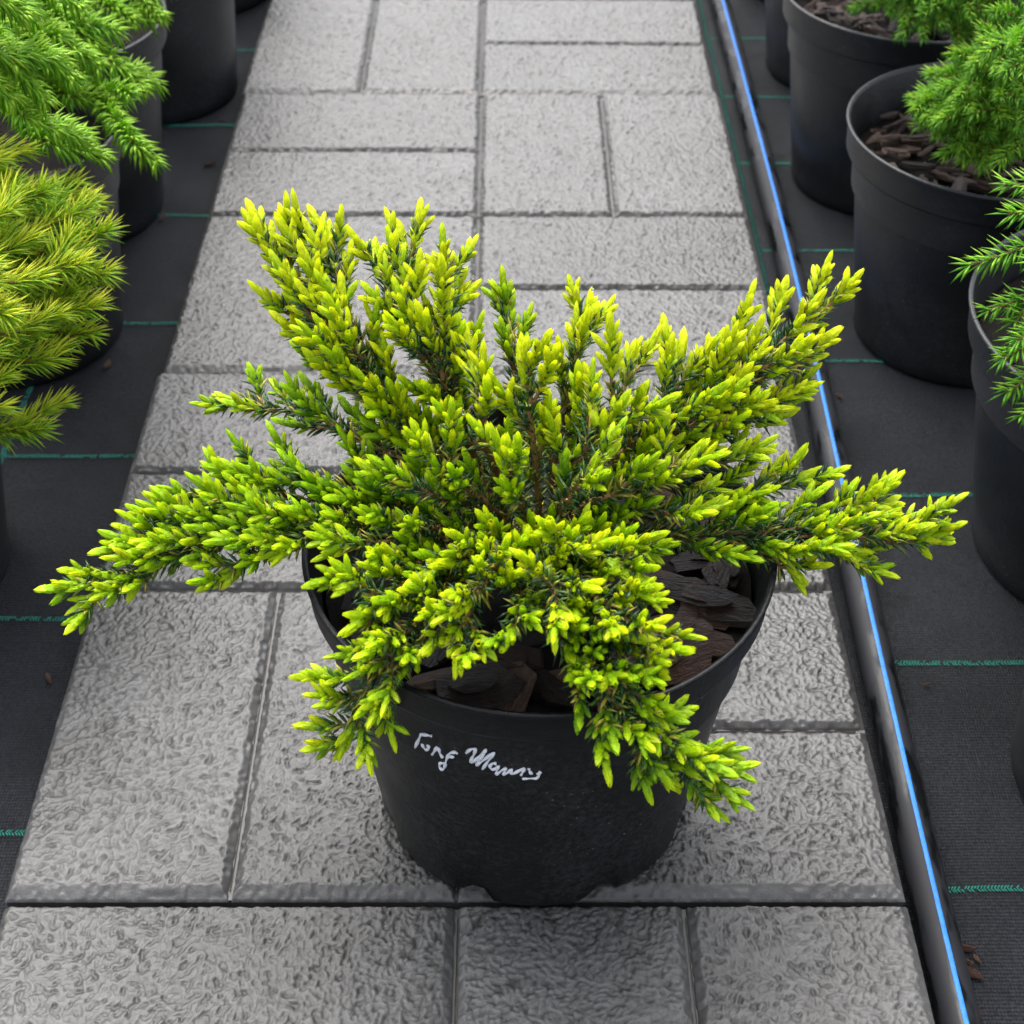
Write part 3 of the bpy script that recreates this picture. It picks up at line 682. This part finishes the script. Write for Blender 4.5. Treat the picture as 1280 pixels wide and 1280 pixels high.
def needle_mesh(name, L, mat, seg=2, smooth=True, bow=.12, c_tip=.0):
    """each needle a keeled blade of four long faces"""
    nV, nF, nC = [], [], []; o = 0
    for (p, d, ln, w, tint, br) in L:
        dd, n_, b_ = frame(d); m = p+dd*ln*.5+n_*ln*bow*.5
        base = [p-b_*w*.5, p+b_*w*.5, p+n_*w*.5]; mid = [m-b_*w, m+b_*w, m+n_*w*.8]
        nV += base+mid+[p+dd*ln]; nF += [(o, o+2, o+5, o+3), (o+2, o+1, o+4, o+5), (o+1, o, o+3, o+4), (o+3, o+5, o+6), (o+5, o+4, o+6), (o+4, o+3, o+6)]; o += 7
        nC += [(max(0, tint-.1), br, 0, 1)]*3+[(tint, br, .5, 1)]*3+[(min(1, tint+c_tip), br*1.05, 1, 1)]
    return make_mesh(name, np.array(nV), nF, mat, smooth, np.array(nC))
no = tag(link('needles', needle_mesh('needles', ndl, M_NEEDLE), shrub), kind='stuff'); no.location = -shrub.location
drops = MB(); rd_ = random.Random(21)
ico = [(0, 0, 1)]+[(math.sin(a_)*math.cos(b_*1.0472+a_), math.sin(a_)*math.sin(b_*1.0472+a_), math.cos(a_)) for a_ in (.8, 1.57, 2.34) for b_ in range(6)]+[(0, 0, -1)]
icf = [(0, 1+k, 1+(k+1) % 6) for k in range(6)]+[(1+6*r_+k, 7+6*r_+k, 7+6*r_+(k+1) % 6, 1+6*r_+(k+1) % 6) for r_ in range(2) for k in range(6)]+[(19, 13+(k+1) % 6, 13+k) for k in range(6)]
for i in rd_.sample(order[:900], 120):
    bi, p, d, ln, roll, v, tint, br = tips[i]; r_ = rd_.uniform(.0006, .0013); q_ = p+d*ln*rd_.choice((.5, .7, 1.12))+(np.array([0, 0, .0018]) if rd_.random() < .6 else np.array([0, 0, -.002]))
    drops.add([q_+np.array(w_)*r_ for w_ in ico], icf)
mg, ntg, _, lkg, bg = new_mat('water'); bg.inputs['Transmission Weight'].default_value = 1; bg.inputs['Roughness'].default_value = .02; bg.inputs['IOR'].default_value = 1.33
do = tag(link('water_drops', drops.mesh('water_drops', mg, True), shrub), kind='stuff'); do.location = -shrub.location
print('TIPS', len(tips), 'NEEDLES', len(ndl))

# ------------------------------------------------------------------ neighbouring conifers
M_SPRUCE = leaf_mat('bright_spruce_needle', [(0, (.02, .10, .012)), (.4, (.09, .34, .02)), (.8, (.26, .60, .035)), (1, (.44, .72, .05))], .4, .4)
M_GOLDSP = leaf_mat('golden_spruce_needle', [(0, (.05, .18, .014)), (.35, (.17, .45, .02)), (.7, (.42, .68, .024)), (1, (.84, .86, .05))], .4, .42)
M_SOFT = leaf_mat('soft_green_needle', [(0, (.03, .13, .02)), (.4, (.14, .40, .034)), (.8, (.32, .66, .05)), (1, (.52, .76, .06))], .4, .46)
def shoot_needles(P, L, ln, w, step, tint, fwd=.75, flat=.35, droop=0., rr=rj):
    """needles combed around a shoot, leaning to its tip"""
    acc = 0; a = rr.uniform(0, 6)
    for i in range(len(P)-1):
        seg = P[i+1]-P[i]; sl_ = np.linalg.norm(seg); d, n_, b_ = frame(seg); f = i/(len(P)-1); acc += sl_
        while acc > step:
            acc -= step; a += 2.399; p = P[i]+seg*rr.random()
            al = fwd*rr.uniform(.75, 1.25)*(1-.45*f**4)
            r_ = n_*math.cos(a)*(1 if math.cos(a) > 0 else flat+.3)+b_*math.sin(a)
            dd = unit(d*math.cos(al)+unit(r_)*math.sin(al)+np.array([0, 0, -droop]))
            up = .18*math.cos(a)
            L.append((p, dd, ln*rr.uniform(.8, 1.12)*(1-.25*f**6), w*rr.uniform(.85, 1.15), max(0, min(1, tint+up+.25*f+rr.uniform(-.15, .15))), rr.uniform(.85, 1.12)))
def conifer(name, label, key, tipsL, mat, ln, w, step, fwd, shoot_len, sub, tint, trunk_h, droop=0., seed=1, filler=0, fill_r=.12, fill_z=(.02, .2), c_tip=.1, bow=.1, bw=.0018, arch=.10, sag=.03, dirv=None):
    X, Y, Hh = pots[key]; base = np.array([X, Y, GZ+Hh-.032]); rr = random.Random(seed)
    t = tag(empty(name, base), label, 'conifer')
    mb = MB(); top = base+np.array([0, 0, trunk_h]); mb.tube([base-np.array([0, 0, .02]), base+np.array([.002, 0, trunk_h*.5]), top], [.008, .006, .003], 8)
    link('trunk', mb.mesh('trunk', M_WOOD, True), t).location = -Vector(base)
    T = [(at(*q[:3]), q[3] if len(q) > 3 else 1.) for q in tipsL]
    for k in range(filler):
        a = rr.uniform(0, 6.283); z = rr.uniform(*fill_z); q = fill_r*(1-.5*(z-fill_z[0])/(fill_z[1]-fill_z[0]+1e-6))*rr.uniform(.65, 1.05)
        T.append((base+np.array([q*math.cos(a), q*math.sin(a), z+.03]), .9))
    for (tp, sc) in T:
        v = tp-base; hz = max(.004, min(trunk_h, v[2]*rr.uniform(.35, .8) if v[2] > 0 else .012)); s = base+np.array([0, 0, hz])
        m = s+(tp-s)*.55+np.array([0, 0, arch*np.linalg.norm(tp-s)])
        if dirv is not None: m = tp-unit(np.array(dirv)+np.array([rr.uniform(-.3, .3), rr.uniform(-.35, .35), rr.uniform(-.25, .25)]))*.055
        P = catmull([s, m, tp], 12); mb = MB(); L = []
        mb.tube(P, list(np.linspace(bw, .0008, len(P))), 6)
        n = len(P); shoot_needles(P[int(n*.25):], L, ln, w, step, tint, fwd, droop=droop, rr=rr)
        tot = np.linalg.norm(tp-s)
        for k in range(sub):
            f = rr.uniform(.25, .9); i = min(n-2, int(f*n)); d, n_, b_ = frame(P[i+1]-P[i]); sd_ = 1 if k % 2 else -1
            dd = unit(d*.72+b_*sd_*rr.uniform(.5, .8)+n_*rr.uniform(-.15, .45)); sl2 = shoot_len*rr.uniform(.65, 1.15)*sc*(1.15-.5*f)
            Q = [P[i]]
            for j in range(7): dd = unit(dd+d*.06+np.array([0, 0, -sag-droop*.2])); Q.append(Q[-1]+dd*sl2/7)
            mb.tube(Q, list(np.linspace(.0011, .0006, len(Q))), 5); shoot_needles(Q, L, ln, w, step, tint+rr.uniform(-.12, .1), fwd, droop=droop, rr=rr)
        bo = link('branch', mb.mesh('branch', M_TWIG, True), t); bo.location = -Vector(base)
        tag(link('needles', needle_mesh('needles', L, mat, bow=bow, c_tip=c_tip), bo), kind='stuff')
    return t
conifer('spruce_shrub', 'bright green spruce with combed drooping shoots beside the path', 'L2',
    [(200, 22, .22), (168, 28, .22), (118, 58, .25), (66, 80, .27), (180, 112, .22), (152, 128, .22), (122, 82, .25), (194, 205, .21), (128, 198, .23), (68, 165, .27), (55, 125, .29), (20, 80, .32), (100, 10, .3), (190, -10, .27), (30, 20, .35), (90, 100, .27), (15, 125, .3)],
    M_SPRUCE, .0165, .0012, .00042, .88, .042, 1, .8, .16, .0, 3, 0, .12, (.06, .2), bow=.24, dirv=(.75, -.6, -.25))
conifer('spruce_shrub', 'yellow-green conifer with long fine needles in tufts beside the path', 'L3',
    [(121, 255, .21), (111, 300, .21), (124, 345, .2), (118, 376, .19), (115, 418, .17), (78, 435, .17), (78, 505, .13), (43, 300, .24), (13, 265, .26), (35, 190, .25), (45, 245, .25), (83, 275, .23), (18, 390, .22), (-7, 340, .26), (3, 200, .27), (-9, 440, .22), (3, 510, .17), (53, 350, .23), (73, 395, .2), (8, 470, .18), (-12, 380, .25), (93, 330, .22), (43, 420, .19)],
    M_GOLDSP, .0195, .0008, .00052, .72, .034, 4, .55, .10, -.05, 7, 0, .10, (.02, .10), c_tip=.35, bow=.06, arch=0, sag=-.02, dirv=(.95, -.25, .12))
conifer('spruce_shrub', 'dense soft green conifer with fine needles over the far bark-topped pot', 'R1',
    [(1115, 12, .22), (1130, 30, .22), (1155, 45, .22), (1180, 30, .24), (1200, 60, .22), (1215, 75, .21), (1150, 0, .25), (1240, 20, .26), (1100, -20, .25), (1215, 20, .26), (1190, -10, .27), (1095, 8, .18), (1260, 10, .27), (1275, 40, .25), (1255, 55, .24), (1235, 70, .22), (1290, 15, .29), (1170, 10, .25), (1225, -15, .28), (1250, -20, .3)],
    M_SOFT, .0135, .0007, .00042, .7, .04, 5, .42, .2, .04, 9, 14, .12, (.05, .26), bow=.08)
conifer('spruce_shrub', 'dense soft green conifer spreading over the pot of many bark chips', 'R2',
    [(1142, 122, .21), (1158, 148, .21), (1172, 168, .20), (1190, 128, .23), (1215, 185, .19), (1235, 200, .19), (1205, 165, .21), (1225, 110, .25), (1250, 150, .23), (1245, 90, .27), (1270, 190, .21), (1270, 120, .26), (1190, 105, .23), (1265, 60, .3), (1225, 140, .23), (1280, 90, .29), (1210, 150, .22), (1180, 145, .22), (1200, 120, .24), (1280, 150, .25), (1250, 120, .26)],
    M_SOFT, .0135, .0007, .00042, .7, .036, 5, .5, .18, .04, 12, 10, .10, (.06, .24), bow=.08)
conifer('spruce_shrub', 'young spruce with stiff bright needles in the wide black pot', 'R3',
    [(1212, 332, .24), (1236, 388, .21), (1254, 232, .27), (1260, 268, .26), (1254, 448, .2), (1258, 490, .18), (1272, 425, .22), (1290, 330, .25), (1278, 520, .17), (1295, 240, .3), (1300, 380, .26)],
    M_SPRUCE, .0175, .00095, .0008, .98, .036, 1, .52, .2, .0, 15, 2, .13, (.05, .25), bow=.06)

# ------------------------------------------------------------------ small litter
M_LIT = bark_mat('dry_leaf_litter', [(.2, (.07, .03, .018)), (.6, (.17, .07, .035)), (1, (.28, .15, .08))], .06, .6, .05)
LIT = [chip_mesh(120+i, M_LIT, .3) for i in range(4)]
def litter(px, py, s, label, z=GZ+.0015, a=0, name='bark_crumb', grp='brown crumbs on the weed cloth'):
    p = at(px, py, z); o = link(name, LIT[int(px) % 4], None, p); s *= 1.15; o.scale = (s, s*.7, s*.8); o.rotation_euler = (0.1, .1, a); tag(o, label, 'debris', grp); return o
for px, py, s, lab in ((1203, 1185, .016, 'larger reddish crumb on the cloth close to the blue-striped pipe'), (1214, 1215, .012, 'broad brown crumb on the cloth just short of the larger reddish one'), (1207, 1201, .010, 'small brown crumb between the larger reddish crumb and the broad one'), (1222, 1199, .006, 'tiny crumb beside the larger reddish crumb, away from the pipe'), (1222, 1266, .008, 'lone small crumb on the cloth by the pipe, apart from its cluster'),
        (1159, 855, .006, 'tiny tan crumb on the cloth near a green thread by the pipe'), (1049, 495, .007, 'pale crumb on the cloth between pipe and pots'), (61, 848, .010, 'dark red leaf scrap on the cloth beside the path'), (134, 456, .011, 'reddish leaf scrap by the pot of the yellow-green conifer'), (203, 272, .014, 'brown leaf scrap by the pot of the bright green spruce'), (262, 205, .012, 'dark brown scrap against the slab edge'), (277, 152, .008, 'tan scrap against the slab edge by the tall pot')):
    litter(px, py, s, lab, a=RND.uniform(0, 6))
